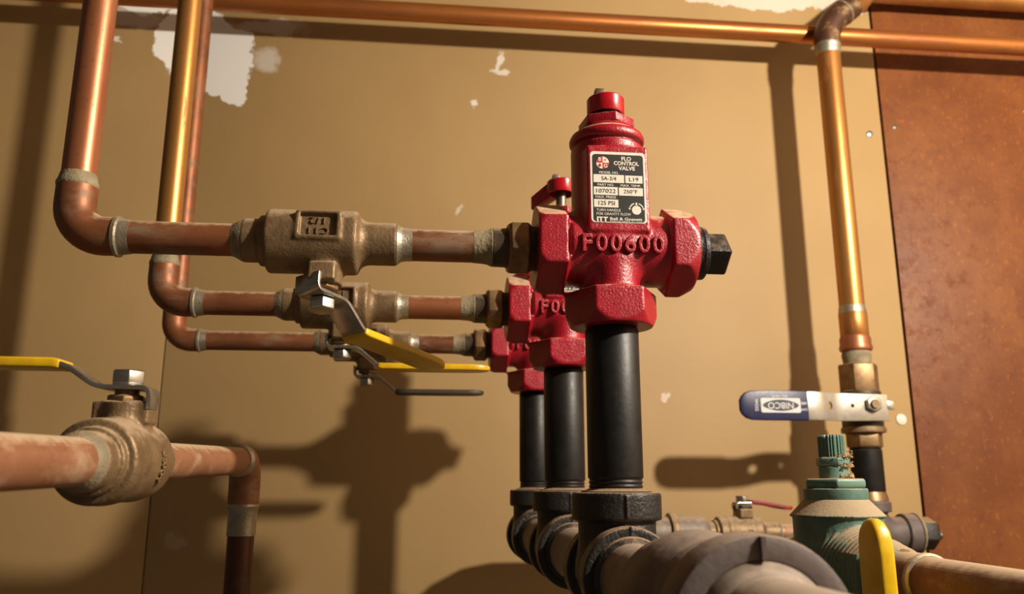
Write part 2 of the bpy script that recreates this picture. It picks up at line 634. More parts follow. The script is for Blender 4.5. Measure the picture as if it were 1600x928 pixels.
# ------------------------------------------------------------------ the setting
YW = 1200.0                                        # front face of the wall board
wall = obj('wall_back', MB().box((-1700, YW + 14, -1400), (2200, YW + 90, 1250)).mesh('wall_back', 'concrete'), None, W(0, 0, 0))
wall['kind'] = 'structure'
for x0, x1 in ((-1700, -371.2), (-369.4, 738)):
    obj('drywall_sheet', MB().box((x0, YW, -1400), (x1, YW + 14, 1250)).mesh('drywall_sheet', 'drywall', bevel=.6), wall)
fl = obj('floor', MB().box((-1700, -1500, -1440), (2200, YW + 90, -1400)).mesh('floor', 'concrete'), None, W(0, 0, 0))
fl['kind'] = 'structure'
wr = obj('wall_right_unseen', MB().box((1500, -1500, -1400), (1560, YW - 2, 1250)).mesh('wall_right_unseen', 'plaster'), None, W(0, 0, 0))  # side wall out of view, added to bounce lamp light from the right
wr['kind'] = 'structure'
ce = obj('ceiling_unseen', MB().box((-1700, -1500, 1250), (2200, YW + 90, 1290)).mesh('ceiling_unseen', 'joist'), None, W(0, 0, 0))  # out of view, added with the side wall for bounced light, kept dark
ce['kind'] = 'structure'
tag(obj('hardboard_panel', MB().box((742, YW - 1, -1398), (1499, YW + 13.8, 1249)).mesh('hardboard_panel', 'hardboard', bevel=.8), None, W(0, 0, 0)),
    'rust brown hardboard panel fixed to the wall beside the tan drywall', 'panel')


def screw(x, z, r, mat, label):
    mb = MB().lathe([(r * .5, 3), (r * .55, 0), (r, -.6), (r * .95, -1.4), (r * .45, -2.4), (.5, -2.5)][::-1], 'y', 20)
    tag(obj('screw', mb.mesh('screw', mat), None, W(x, YW, z)), label, 'screw')


screw(717, 566, 5.5, 'galv', 'shiny bluish screw in the tan drywall beside the copper riser')
screw(720, 99, 8.5, 'label_white', 'pale round screw cap in the drywall beside the blue levered valve')
screw(762, 580, 4.5, 'steel_dark', 'dark screw near the edge of the brown hardboard panel')
screw(1000, 620, 4, 'steel_dark', 'dark screw out in the field of the brown hardboard panel')

# ------------------------------------------------------------------ wall pipes at the top and the copper riser
mb = MB().lathe([(14.3, -1650), (14.3, 1498)], 'x', 40)
tag(obj('copper_pipe', mb.mesh('top_pipe', 'copper_long'), None, W(0, 1128, 697)),
    'long horizontal copper pipe running along the top of the wall', 'pipe')

XR, YR = 600.0, 1094.0
mb = MB().lathe([(17.3, 238), (17.3, 668)], 'z', 40)
o = tag(obj('copper_pipe', mb.mesh('riser_pipe', 'copper_gold'), None, W(XR, YR, 0)),
        'thick golden copper riser above the blue levered valve', 'pipe')
# 45 degree elbow at its head
th = thing('copper_elbow', W(XR, YR, 655), 'dark tarnished copper elbow joining the riser to the sloping pipe', 'elbow')
pth = [(0, 0, 0), (0, 0, 12), (1.5, 0, 24), (6, 0, 36), (14, 0, 48), (24, 0, 58), (36, 0, 67), (46, 0, 75)]
obj('elbow_body', MB().sweep(pth, [18.2, 19.6, 19.8, 19.8, 19.8, 19.8, 19.8, 19.4]).mesh('elbow45', 'copper_dark'), th)
obj('solder_joint', MB().lathe([(17.4, -12), (18.6, -9), (18.4, -4), (19.8, 0), (19.6, 4), (18, 6)], 'z', 36).mesh('solder45', 'solder'), th)
mtx = T(30, 0, 62.5) @ Matrix.Rotation(R(52), 4, 'Y')
obj('solder_joint', MB().lathe([(19.6, -1.5), (20.6, -.8), (20.6, 1), (19.6, 1.8)], 'z', 36).xf(mtx).mesh('solder45b', 'flux'), th)
mb = MB().sweep([(640, 0, 724), (664, 10, 745), (686, 28, 770), (708, 50, 792), (736, 66, 803), (770, 71, 806), (1498, 71, 806)], [17.3] * 7)
tag(obj('copper_pipe', mb.mesh('upper_pipe', 'copper_gold'), None, W(0, YR, 0)),
    'copper pipe bending from the dark elbow along the top of the hardboard panel', 'pipe')


# ------------------------------------------------------------------ generic ball valve (tube axis x, stem +z)
def valve_body_mesh(name, mat, pocket=True, h=.8):
    def f(x, y, z):
        d = s_cyl(y, z, x, 22, -34, 27, 3)
        d = smin(d, s_cyl(y, z, x, 14.8, 20, 53, .8), 9)
        d = np.minimum(d, s_cyl(y, z, x, 17.5, -39, -30, 2))
        d = np.minimum(d, s_cyl(y, z, x, 15, -50, -30, 1.0))
        boss = s_cyl(x - 5, y, z, 12.5, 0, 32, .8)
        d = smin(d, boss, 5)
        d = smin(d, s_box(x, y, z, (-4, -15, 20), (14, 15, 32.5), 1.4), 2)
        if pocket:
            d = smin(d, s_box(x, y, z, (-13.5, 10, -14), (17, 22.6, 7), 1.5), 2.5)
            d = smax(d, -s_box(x, y, z, (-10.5, 19.6, -11.5), (13.5, 40, 4.5), .6), .6)
        else:
            d = np.minimum(d, s_cyl(y, z, x, 22.5, 16, 19.5, .6))
            d = np.minimum(d, s_cyl(y, z, x, 22.6, -22, -14, .8))
        return d
    return sdf_mesh(name, f, (-53, -25, -25), (56, 26, 34), h, mat)


VB = valve_body_mesh('ball_valve_body', 'brass')
VB2 = valve_body_mesh('ball_valve_body_plain', 'brass', False)
tx = Matrix(((-1, 0, 0), (0, 0, 1), (0, 1, 0))).to_4x4()              # text on the +y face
mb = MB()
mb.text('C11', T(1.5, 19.6, .2) @ tx, 6.6, 1.0, .12, -.12, sx=1.15, spacing=1.25)
mb.text('1/2', T(1.5, 19.6, -7.2) @ tx, 6.6, 1.0, .12, -.12, sx=1.15, spacing=1.25)
VTXT = mb.mesh('size_mark', 'brass')
mb = MB()
tx2 = Matrix.Rotation(R(0), 4, 'X')
FY = Matrix(((0, -1, 0), (0, 0, -1), (1, 0, 0))).to_4x4()              # text running up round the body, facing -y
for k, t in enumerate(('25', '600')):
    mb.text(t, Matrix.Rotation(R(-6 + 22 * k), 4, 'X') @ T(7, -21.6, 0) @ FY, 8.0, 1.2, .15, .05)
VTXT2 = mb.mesh('cast_mark', 'brass_hex')
VSTEM = MB().lathe([(6.5, 28), (6.5, 36), (6, 47), (5.5, 48)], 'z', 24, (5, 0, 0)).mesh('stem', 'brass_hex')
VPACK = MB().hexa(10.5, 31, 36, 'z', (5, 0, 0), R(10)).mesh('packing_nut', 'brass_hex', 30, .4)
VPACK2 = MB().hexa(15, 30, 38, 'z', (5, 0, 0), R(10)).mesh('packing_nut_dark', 'black_cast', 30, .6)
VNUT = MB().hexa(9.2, 41.5, 50, 'z', (5, 0, 0), R(20), ch=.1).mesh('handle_nut', 'steel', 30, .5)
VFERR = MB().lathe([(11.4, 51), (13.6, 52), (14.2, 53.5), (12.4, 55.5), (11.6, 58), (11.25, 64)], 'x', 32).mesh('solder_joint', 'solder')
VFERL = MB().lathe([(11.3, -57), (12.6, -54), (14.4, -51), (14.6, -49.5), (12, -48)], 'x', 32).mesh('solder_joint', 'flux')

HP = round_path([(-14, 28), (-14, 40), (14, 40), (34, 57), (50, 57)], 5)
HG = [(33, 56.4), (37, 57), (60, 57), (90, 57), (116, 57), (123, 57), (129, 57), (133, 57), (135.5, 57)]
HGW = [22, 23, 23, 23.5, 23, 21.5, 17.5, 12, 6]
HGT = [5.2, 5.6, 5.6, 5.6, 5.6, 5.6, 5.4, 4.8, 3.8]


def ball_valve(loc, label, rotx=0, handle=0, grip='yellow', body=None, txt=None, group=None, roty=0, scale=1.0, rotz=0, hp=None, hg=None, hw=None):
    t = thing('ball_valve', loc, label, 'valve', group, (R(rotx), R(roty), R(rotz)))
    t.scale = (scale,) * 3
    obj('valve_body', body or VB, t)
    obj('cast_mark', txt or VTXT, t)
    obj('stem', VSTEM, t)
    obj('packing_nut', VPACK2 if grip == 'red_vinyl' else VPACK, t)
    obj('handle_nut', VNUT, t)
    obj('solder_joint', VFERR, t)
    obj('solder_joint', VFERL, t)
    rz = T(5, 0, 0) @ Matrix.Rotation(R(handle), 4, 'Z')
    st = obj('handle', MB().ribbon(hp or HP, hw or 21, 2.6, rz).mesh('handle', 'steel', 30, .5), t)
    g = obj('grip', MB().ribbon(hg or HG, HGW, HGT, rz).mesh('grip', grip, 30, 1.4, 3), st)
    g['label'] = {'yellow': 'yellow vinyl grip', 'yellow_worn': 'blackened grip with traces of yellow', 'red_vinyl': 'worn red grip'}[grip]
    return t


# ------------------------------------------------------------------ red flow control valve
def red_body(x, y, z):
    run = s_cyl(y, z, x, 25.5, -46, 50, 2)
    tow = s_cyl(x, y, z, 26.3, 0, 76, 1.5)
    neck = smin(s_cyl(x, y, z, 21, -46, 0, 2), s_cyl(x, y + 8.5, z, 18, -46, -10, 2), 3)
    d = smin(run, tow, 7)
    d = smin(d, neck, 6)
    d = smin(d, s_box(x, y, z, (-20.5, -27.6, 6), (23, 0, 68.5), 1.6), 2.5)
    d = smin(d, s_hex(y, z, x, 33, -54, -33.5, 1.6, ((-1, 3.0),)), 4)
    d = smin(d, s_hex(y, z, x, 33, 38.5, 58.5, 1.6, ((1, 5.5),)), 4)
    d = smin(d, s_hex(y, x, z, 32.8, -56, -31.5, 1.6, ((-1, 4.5),)), 3)
    # sunk step beside the left hex
    d = smax(d, -s_box(x, y, z, (-34, -40, -10), (-30.6, -21.5, 13), .8), .8)
    return d


RB = sdf_mesh('valve_casting', red_body, (-58, -34, -60), (64, 34, 80), .9, 'red')
mb = MB()
def front_y(x, z):
    ys = np.arange(-34, 0, .1)
    return float(ys[np.argmax(red_body(np.full_like(ys, x), ys, np.full_like(ys, z)) < 0)])


for k, chh in enumerate('F00600'):
    xk = -21.5 + k * 9.9
    mb.text(chh, T(xk, front_y(xk, -3) + .2, -3) @ FACE_FRONT, 17, 1.9, .6, -.1, sx=.95)
RTXT = mb.mesh('cast_lettering', 'red', 50)
BON = MB().lathe([(23.6, 73), (23.6, 78.4), (26.4, 78.8), (27.3, 80.4), (27.3, 83), (26, 85.6), (23.5, 87.4), (20.5, 89), (19.5, 91.5)], 'z', 56)
BON.hexa(20.6, 90.5, 100, 'z', rot=R(38), ch=.2)
BON.lathe([(12, 99), (12, 101.5), (10, 102)], 'z', 32)
RBON = BON.mesh('bonnet', 'red', 30, .5)
RSTEM = MB().lathe([(5, 82), (5, 118)], 'z', 20).mesh('stem', 'steel_dark')
cb = MB().lathe([(5.2, 111), (11.6, 111), (11.9, 103.8), (13.4, 103.5), (13.8, 104.3), (13.8, 115.5), (12.8, 116.8), (9, 117.2)], 'z', 44)
RCAP = cb.mesh('cap', 'red_cap', 30)
am = MB()
am.add([(-8, 9, 102), (8, 9, 102), (6, 31, 92), (-6, 31, 92), (-8, 9, 116), (8, 9, 116), (6, 31, 105), (-6, 31, 105)],
       [(0, 3, 2, 1), (4, 5, 6, 7), (0, 1, 5, 4), (1, 2, 6, 5), (2, 3, 7, 6), (3, 0, 4, 7)])
RARM = am.mesh('cap_arm', 'red_cap', 30, .8)
st = MB().lathe([(4.5, 116), (4.5, 119), (3.6, 119.6)], 'z', 18)
st.box((-9.5, -11, 115), (-2.5, -4, 120.2))
RSLOT = st.mesh('screw_end', 'steel_dark', 30, .3)
# square head plug
pm = MB().lathe([(17, 56), (19.2, 57), (19.4, 61), (18.6, 62), (18.6, 64), (19.2, 65), (19, 67.5), (16, 69)], 'x', 40)
RPLUGF = pm.mesh('plug_shoulder', 'black_cast')
pm = MB().hexa(15.2, 64, 85.5, 'x', rot=R(8), n=4, ch=.1)
RPLUG = pm.mesh('plug', 'black_cast', 30, 1.0)

# nameplate, measured on the plate itself (u right, v down, mm)
LX0, LZ1, LY = -18.2, 63.5, -27.9
LW, LH = 38.8, 51.5


def lp(px, py):
    u = (px - 140) / 545 * LW
    v = (py - 125 - (px - 140) * .037) / 686 * LH
    return LX0 + u, LZ1 - v


def ltext(mb, s, px, py, hpx, wpx=None, bold=0.0, y=.5, align='CENTER'):
    x, z = lp(px, py)
    size = hpx / 686 * LH / .70
    t = MB().text(s, Matrix.Identity(4), size, 0, 0, bold * size, align)
    xs = [v[0] for v in t.v]; zs = [v[1] for v in t.v]
    w = max(xs) - min(xs)
    k = (wpx / 545 * LW / w) if wpx else 1
    mx = (max(xs) + min(xs)) / 2; mz = (max(zs) + min(zs)) / 2
    mb.add([(x + (v[0] - mx) * k, LY - y, z + (v[1] - mz)) for v in t.v], t.f)


def lrect(mb, x0, y0, x1, y1, y, r=.2):
    a, b = lp(x0, y0); c, _ = lp(x1, y0); _, d = lp(x0, y1)
    mb.rrect(a, c, d, b, LY - y, r)


plate = MB().rrect(LX0, LX0 + LW, LZ1 - LH, LZ1, LY, 2.6, .8)
blk = MB().rrect(LX0 + 1.5, LX0 + LW - 1.5, LZ1 - LH + .6, LZ1 - 2.0, LY - .12, 2.2)
wht, drk, rd = MB(), MB(), MB()
cx, cz = lp(262, 240)
wht.disc((cx, LY - .24, cz), 4.5)
rd.disc((cx, LY - .34, cz), 4.5, 12, 90, 180)
rd.disc((cx, LY - .34, cz), 4.5, 12, 270, 360)
ltext(wht, 'B', 234, 206, 34, bold=.02)
ltext(wht, 'G', 289, 272, 36, bold=.02)
ltext(rd, '&', 289, 212, 18, bold=.02)
rd.disc((cx - 1.9, LY - .5, cz - 2.1), .95, 14)
rd.add([(cx - 2.7, LY - .5, cz - 1.7), (cx - 1.1, LY - .5, cz - 1.7), (cx - 1.9, LY - .5, cz - .2)], [(0, 1, 2)])
for s_, x_, y_, h_, w_, b_ in (('FLO', 497, 203, 36, 96, .03), ('CONTROL', 497, 249, 36, 250, .03), ('VALVE', 499, 297, 36, 165, .03),
                               ('MODEL NO.', 321, 338, 23, 190, .012), ('PART NO.', 288, 456, 22, 160, .012), ('MAX. TEMP.', 534, 467, 22, 200, .012),
                               ('MAX. PRESS', 284, 574, 22, 200, .012), ('TURN HANDLE', 308, 700, 24, 235, .004), ('FOR GRAVITY FLOW', 358, 738, 24, 335, .004),
                               ('ITT', 247, 786, 42, 108, .05), ('Bell & Gossett', 478, 787, 26, 315, .02), ('MORTON GROVE, ILL. U.S.A.', 478, 812, 11, 315, .01)):
    ltext(wht, s_, x_, y_, h_, w_, b_, .26)
for a in ((168, 352, 470, 430), (482, 366, 652, 440), (168, 472, 404, 550), (415, 483, 652, 560), (168, 592, 406, 668)):
    lrect(wht, *a, .24)
for s_, x_, y_, h_, w_ in (('SA-3/4', 320, 395, 38, 145), ('L19', 566, 406, 38, 92), ('107022', 288, 515, 38, 190), ('250°F', 530, 523, 36, 135), ('125 PSI', 293, 632, 40, 160)):
    ltext(drk, s_, x_, y_, h_, w_, .0, .38)
cx, cz = lp(583, 702)
wht.disc((cx, LY - .26, cz), 3.25)
wht.disc((cx, LY - .26, cz), 5.3, 10, 22, 72, 4.5)
wht.disc((cx, LY - .26, cz), 5.3, 10, 108, 158, 4.5)
wht.rrect(cx - .6, cx + .6, cz + 2.8, cz + 5.4, LY - .26, .1)
for sg in (1, -1):
    a = R(90 - sg * 74)
    c, s_ = math.cos(a), math.sin(a)
    wht.add([(cx + 4.0 * c, LY - .26, cz + 4.0 * s_), (cx + 6.0 * c, LY - .26, cz + 6.0 * s_), (cx + 5.0 * math.cos(a - sg * .28), LY - .26, cz + 5.0 * math.sin(a - sg * .28))], [(0, 1, 2)])
LPL = plate.mesh('nameplate', 'label_white', recalc=True)
LBK = blk.mesh('nameplate_ground', 'label_black', recalc=False)
LWH = wht.mesh('white_print', 'label_white', recalc=False)
LDK = drk.mesh('dark_print', 'label_black', recalc=False)
LRD = rd.mesh('red_print', 'label_red', recalc=False)


def flow_valve(loc, label, arm_deg, lift):
    t = thing('flow_control_valve', loc, label, 'valve', 'red flow control valves in a row')
    obj('valve_casting', RB, t)
    obj('cast_lettering', RTXT, t)
    obj('bonnet', RBON, t)
    obj('stem', RSTEM, t, (0, 0, lift * .001))
    c = obj('cap', RCAP, t, (0, 0, lift * .001))
    obj('cap_arm', RARM, c, None, (0, 0, R(arm_deg)))
    e = obj('screw_end', RSLOT, c)
    obj('plug_shoulder', RPLUGF, t)
    p = obj('plug', RPLUG, t)
    p['label'] = 'black square-headed plug'
    n = obj('nameplate', LPL, t)
    n['label'] = 'black and white printed nameplate'
    for nm, me in (('nameplate_ground', LBK), ('white_print', LWH), ('dark_print', LDK), ('red_print', LRD)):
        obj(nm, me, n)
    return t


XV, ZB = 127.0, 163.0
YB = (555.0, 760.0, 965.0)
ZH = -55.0
nth = ('nearest the large grey union', 'in the middle of the row', 'nearest the wall')
flow_valve(W(XV, YB[0], ZB), 'red flow control valve with printed nameplate facing out and F00600 cast on its body', 4, 0)
flow_valve(W(XV, YB[1], ZB), 'middle red flow control valve with raised cap arm half hidden behind the nameplate valve', 52, 13)
flow_valve(W(XV, YB[2], ZB), 'red flow control valve nearest the wall, last in its row', 30, 0)


# ------------------------------------------------------------------ black nipples and tees, header
def thread(r0, r1, h0, h1, n):
    p = []
    for k in range(n):
        a = h0 + (h1 - h0) * k / n
        d = (h1 - h0) / n
        p += [(r0, a), (r1, a + d * .5)]
    return p + [(r0, h1)]


nm = MB().lathe([(17.2, -8)] + thread(17.3, 18.1, -6, 8, 5) + [(18.4, 9.5), (18.5, 10), (18.5, 109)] + [(17.9, 110)] + thread(17.2, 17.9, 111, 119, 3), 'z', 48)
NIP = nm.mesh('pipe_nipple', 'black_pipe', 40)


def tee_f(x, y, z):
    run = s_cyl(x, z, y, 25.5, -38, 38, 1)
    nk = s_cyl(x, y, z, 25.5, 0, 48, 1)
    d = smin(run, nk, 8)
    d = smin(d, s_cyl(x, z, y, 30.3, -39, -21, 2.2), 1.5)
    d = smin(d, s_cyl(x, z, y, 30.3, 21, 39, 2.2), 1.5)
    d = smin(d, s_cyl(x, y, z, 29.6, 33, 51, 2.2), 1.5)
    d = smin(d, s_box(x, y, z, (-.7, -31, 35), (.7, -20, 49), .4), .6)
    d = smin(d, s_box(x, y, z, (-.7, -39.8, 24), (.7, -23, 30.9), .4), .6)
    return d


TEE = sdf_mesh('pipe_tee', tee_f, (-34, -43, -34), (34, 43, 54), .9, 'black_cast')
TLIP = MB().lathe([(18, 48.5), (23, 50.5), (23.6, 51.6), (20.5, 52.2), (18, 53.5)], 'z', 40).mesh('dusty_lip', 'black_cast')
TBUSH = MB().lathe([(21, -44), (24, -41.5), (25, -39.5), (25, -38), (21, -37)], 'y', 40).mesh('dusty_collar', 'black_cast')
for i in range(3):
    tag(obj('pipe_nipple', NIP, None, W(XV, YB[i], -4)), ('stout black pipe nipple under the nameplate valve', 'black pipe nipple under the middle red valve',
        'black pipe nipple under the red valve nearest the wall')[i], 'pipe', 'black nipples between tees and red valves')
    t = thing('pipe_tee', W(XV, YB[i], ZH), ('black cast iron tee beside the large grey union', 'middle black cast iron tee on the header',
              'black cast iron tee nearest the wall on the header')[i], 'pipe fitting', 'black tees along the header')
    obj('tee_body', TEE, t)
    obj('thread_lip', TLIP, t)
    obj('thread_collar', TBUSH, t)
for i, (a, b) in enumerate(((590, 725), (795, 930))):
    mb = MB().lathe([(21, a), (21, b)], 'y', 40)
    tag(obj('header_pipe', mb.mesh('header_pipe', 'grey_pipe'), None, W(XV, 0, ZH)), ('short dusty header pipe between the nearest and middle black tees',
        'short dusty header pipe between the middle and rear black tees')[i], 'pipe')
mb = MB().sweep([(XV, 1000, ZH), (XV, 1060, ZH - 2), (XV + 10, 1084, ZH - 4), (XV + 34, YR, ZH - 5), (330, YR, -60)], 21, 32, (0, 0, 1))
tag(obj('header_pipe', mb.mesh('header_bend', 'grey_pipe'), None, W(0, 0, 0)), 'dusty grey pipe running behind the tees to the red levered valve', 'pipe')
mb = MB().lathe([(21.2, 415), (21.2, 520)], 'y', 44)
tag(obj('header_pipe', mb.mesh('header_stub', 'grey_pipe'), None, W(XV, 0, ZH)), 'short grey pipe between the black tee and the grey union', 'pipe')
# big grey union on the header
t = thing('pipe_union', W(XV, 0, ZH), 'large dusty grey pipe union with a broad ring at the front', 'pipe fitting')
up = MB().lathe([(23, 324), (30, 326), (31, 330), (31.5, 348), (33.5, 356), (31, 362), (31.2, 368), (34.3, 376), (35.2, 384), (35, 396), (33.6, 402), (30.6, 406), (30, 428), (28.5, 433), (21.5, 436)], 'y', 64)
obj('union_body', up.mesh('union_body', 'grey_cast', 40), t)
up = MB().lathe([(25.5, 322), (27, 321), (28, 312.6), (33, 312), (36.4, 313.2), (37.2, 315.5), (37.2, 332), (36, 335), (31, 337)], 'y', 64)
up.box((-.9, 310.6, 28), (.9, 316, 36.6))
obj('union_ring', up.mesh('union_ring', 'grey_cast', 40), t)
up = MB().lathe([(23.2, 307), (25, 310), (28, 313.4), (28, 324)], 'y', 56)
obj('thread_collar', up.mesh('union_throat', 'grey_pipe', 60), t)
up = MB().lathe([(22.8, 60), (22.8, 312)], 'y', 56)
tag(obj('header_pipe', up.mesh('header_front', 'grey_pipe'), None, W(XV, 0, ZH)), 'pale dusty header pipe leaving the broad ring of the grey union', 'pipe')

# ------------------------------------------------------------------ three copper branches with ball valves
XE = (-238.0, -241.5, -290.0)           # risers
XS = (-76.0, -82.5, -74.0)              # valve centres
HA = (-53, 0, 0)
labels = [
    ('reddish copper riser above the elbow of the upper ball valve branch', 'golden copper riser of the middle ball valve branch', 'thin looking brown copper riser of the branch nearest the wall'),
    ('copper elbow at the foot of the reddish riser', 'copper elbow at the foot of the golden riser', 'copper elbow of the lowest branch nearest the wall'),
    ('brown copper pipe between elbow and the bronze valve marked 1/2', 'copper pipe between the golden riser elbow and the middle ball valve', 'copper pipe leading to the ball valve nearest the wall'),
    ('bronze ball valve with framed size mark and yellow lever swung back', 'middle bronze ball valve with straight yellow lever seen edge on', 'bronze ball valve nearest the wall with blackened lever grip'),
    ('short copper pipe between the marked ball valve and the nameplate valve', 'short copper pipe between middle ball valve and middle red valve', 'short copper pipe entering the red valve nearest the wall'),
    ('bronze hex adapter screwed into the nameplate valve', 'bronze hex adapter screwed into the middle red valve', 'bronze hex adapter screwed into the red valve nearest the wall'),
]
rmat = ('copper_red', 'copper_gold', 'copper_brown')
EL = 30.0
ep = [(0, 0, EL + 6), (0, 0, 21)] + [(21 - 21 * math.cos(R(a)), 0, 21 - 21 * math.sin(R(a))) for a in range(9, 82, 9)] + [(21, 0, 0), (EL, 0, 0)]
ELB = MB().sweep(ep, [13.0, 13.1] + [13.1] * (len(ep) - 4) + [13.1, 13.0], 36).mesh('elbow90', 'copper_brown')
ES1 = MB().lathe([(11.2, EL), (13.2, EL + 4), (13.5, EL + 6), (12.6, EL + 8), (11.4, EL + 13)], 'z', 32).mesh('solder_joint', 'flux')
ES2 = MB().lathe([(11.6, EL - 2), (13.9, EL - 1), (13.9, EL + 1.2), (12.4, EL + 2.2), (11.4, EL + 9)], 'x', 32).mesh('solder_joint', 'solder')
AHEX = MB().hexa(20.5, -73, -57.5, 'x', rot=R(15), ch=.1)
AHEX = AHEX.mesh('hex', 'brass_hex', 30, .6)
ANECK = MB().lathe([(16, -59), (15.6, -50)], 'x', 36).mesh('threaded_neck', 'brass_dark')
ASOCK = MB().lathe([(12.3, -85), (13.6, -83.5), (13.8, -75), (15, -72)], 'x', 36).mesh('socket', 'brass_dark')
ASOLD = MB().lathe([(11.25, -97), (11.6, -91), (12.2, -87), (13.4, -84.5), (13, -83)], 'x', 32).mesh('solder_joint', 'flux')
for i in range(3):
    Y = YB[i]
    top = (700, 900, 1000)[i]
    mb = MB().lathe([(11.1, EL - 2), (11.1, top - ZB)], 'z', 36)
    tag(obj('copper_pipe', mb.mesh('branch_riser', rmat[i]), None, W(XE[i], Y, ZB)), labels[0][i], 'pipe', 'copper risers of the branches')
    t = thing('copper_elbow', W(XE[i], Y, ZB), labels[1][i], 'elbow', 'copper elbows under the risers')
    obj('elbow_body', ELB, t)
    obj('solder_joint', ES1, t)
    obj('solder_joint', ES2, t)
    mb = MB().lathe([(11.1, XE[i] + EL - 3), (11.1, XS[i] - 44)], 'x', 36)
    tag(obj('copper_pipe', mb.mesh('branch_pipe', 'copper_brown'), None, W(0, Y, ZB)), labels[2][i], 'pipe', 'copper branch pipes left of the ball valves')
    ball_valve(W(XS[i], Y, ZB), labels[3][i], 180 + (-8, 0, 0)[i], HA[i], ('yellow', 'yellow', 'yellow_worn')[i], group='ball valves on the branches')
    mb = MB().lathe([(11.1, XS[i] + 46), (11.1, XV - 76)], 'x', 36)
    tag(obj('copper_pipe', mb.mesh('short_pipe', 'copper_brown'), None, W(0, Y, ZB)), labels[4][i], 'pipe', 'short copper pipes right of the ball valves')
    t = thing('hex_adapter', W(XV, Y, ZB), labels[5][i], 'pipe fitting', 'hex adapters on the red valves')
    for nm_, me in (('hex', AHEX), ('threaded_neck', ANECK), ('socket', ASOCK), ('solder_joint', ASOLD)):
        obj(nm_, me, t)

# ------------------------------------------------------------------ copper line at lower left
A, B = Vector((-160, 250, 6.3)), Vector((-154, 748, 21.3))
dirv = (B - A).normalized()


def on(Y):
    return A + dirv * ((Y - A.y) / dirv.y)


vc = on(452)
rz = math.degrees(math.atan2(dirv.y, dirv.x))
ry = -math.degrees(math.asin(dirv.z))
mb = MB().sweep([tuple(on(60)), tuple(on(405))], 11.1, 40, (0, 0, 1))
tag(obj('copper_pipe', mb.mesh('near_pipe', 'copper_dusty'), None, W(0, 0, 0)), 'dusty copper pipe leading up to the ball valve with the upturned yellow lever', 'pipe')
HP_LOW = round_path([(-14, 28), (-14, 40), (14, 40), (32, 52.5), (50, 52.5)], 5)
HG_LOW = [(x, z - 4.5) for x, z in HG]
ball_valve(W(*vc), 'dusty bronze ball valve with stem on top and yellow lever across its pipe', 0, 90 + 4, 'yellow', VB2, VTXT2, None, ry, .95, rz, HP_LOW, HG_LOW)
mb = MB().sweep([tuple(on(498)), tuple(on(745))], 11.1, 40, (0, 0, 1))
tag(obj('copper_pipe', mb.mesh('far_pipe', 'copper_dusty'), None, W(0, 0, 0)), 'copper pipe between the upturned lever valve and the downward elbow', 'pipe')
t = thing('copper_elbow', W(-154, 748, 21), 'copper elbow turning down beside the drywall joint', 'elbow')
ep = [(0, -30, -.5), (0, -19, -.3)] + [(0, -19 + 19 * math.sin(R(a)), -19 + 19 * math.cos(R(a))) for a in range(10, 90, 10)] + [(0, 0, -19), (0, 0, -38)]
obj('elbow_body', MB().sweep(ep, 13.1, 36, (1, 0, 0)).mesh('elbow_down', 'copper_dusty'), t)
obj('solder_joint', MB().lathe([(11.3, -34), (13.4, -32), (13.8, -29.5), (12, -28)], 'y', 32).mesh('solder_joint', 'solder'), t)
obj('solder_joint', MB().lathe([(12.0, -62), (11.9, -50), (12.4, -40), (13.5, -38), (13.1, -36)], 'z', 32).mesh('solder_sleeve', 'solder'), t)
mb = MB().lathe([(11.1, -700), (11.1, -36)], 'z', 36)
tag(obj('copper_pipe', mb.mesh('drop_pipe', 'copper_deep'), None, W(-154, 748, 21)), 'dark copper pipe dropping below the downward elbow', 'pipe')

# ------------------------------------------------------------------ valve with blue lever on the riser
t = thing('copper_adapter', W(XR, YR, 0), 'copper male adapter with crusted ring between riser and brass hex', 'pipe fitting')
obj('socket', MB().lathe([(18, 205), (19.2, 207), (19.4, 238), (18.6, 240), (17.4, 241)], 'z', 40).mesh('adapter_socket', 'copper_gold'), t)
obj('solder_joint', MB().lathe([(19, 238.5), (18.8, 242), (18, 248), (17.4, 250)], 'z', 40).mesh('solder_joint', 'solder'), t)
obj('bead', MB().lathe([(19, 184), (21.8, 186), (22.4, 190), (21, 194), (21, 202), (19.5, 206)], 'z', 40).mesh('adapter_bead', 'copper_red'), t)
obj('threaded_neck', MB().lathe([(19, 162), (18.6, 170), (20, 178), (18.6, 186)], 'z', 40).mesh('adapter_neck', 'flux'), t)

t = thing('ball_valve', W(XR, YR, 103), 'bronze ball valve on the riser with a blue and steel lever', 'valve')
obj('hex', MB().hexa(27, 24, 63, 'z', rot=R(-10), ch=.06).mesh('upper_hex', 'brass_hex', 30, .8), t)


def blue_body(x, y, z):
    d = s_cyl(x, y, z, 27, -26, 26, 4)
    d = smin(d, s_cyl(x, z, y, 14, -34, 0, 1), 6)
    return d


obj('valve_body', sdf_mesh('blue_valve_body', blue_body, (-31, -38, -31), (31, 31, 31), 1.0, 'brass_dark'), t)
obj('shoulder', MB().lathe([(24, -33), (29, -31.5), (29.5, -27), (28, -24)], 'z', 44).mesh('shoulder', 'brass', 35), t)
obj('hex', MB().hexa(24.5, -52, -31, 'z', rot=R(-12), ch=.08).mesh('lower_hex', 'brass_hex', 30, .6), t)
obj('stem', MB().lathe([(5.5, -46), (6, -45), (6, -30)], 'y', 24, (-4, 0, 4)).mesh('stem', 'brass'), t)
obj('handle_nut', MB().hexa(11.5, -42.5, -36, 'y', (-4, 0, 4), n=6, ch=.12).mesh('handle_nut', 'steel', 30, .6), t)
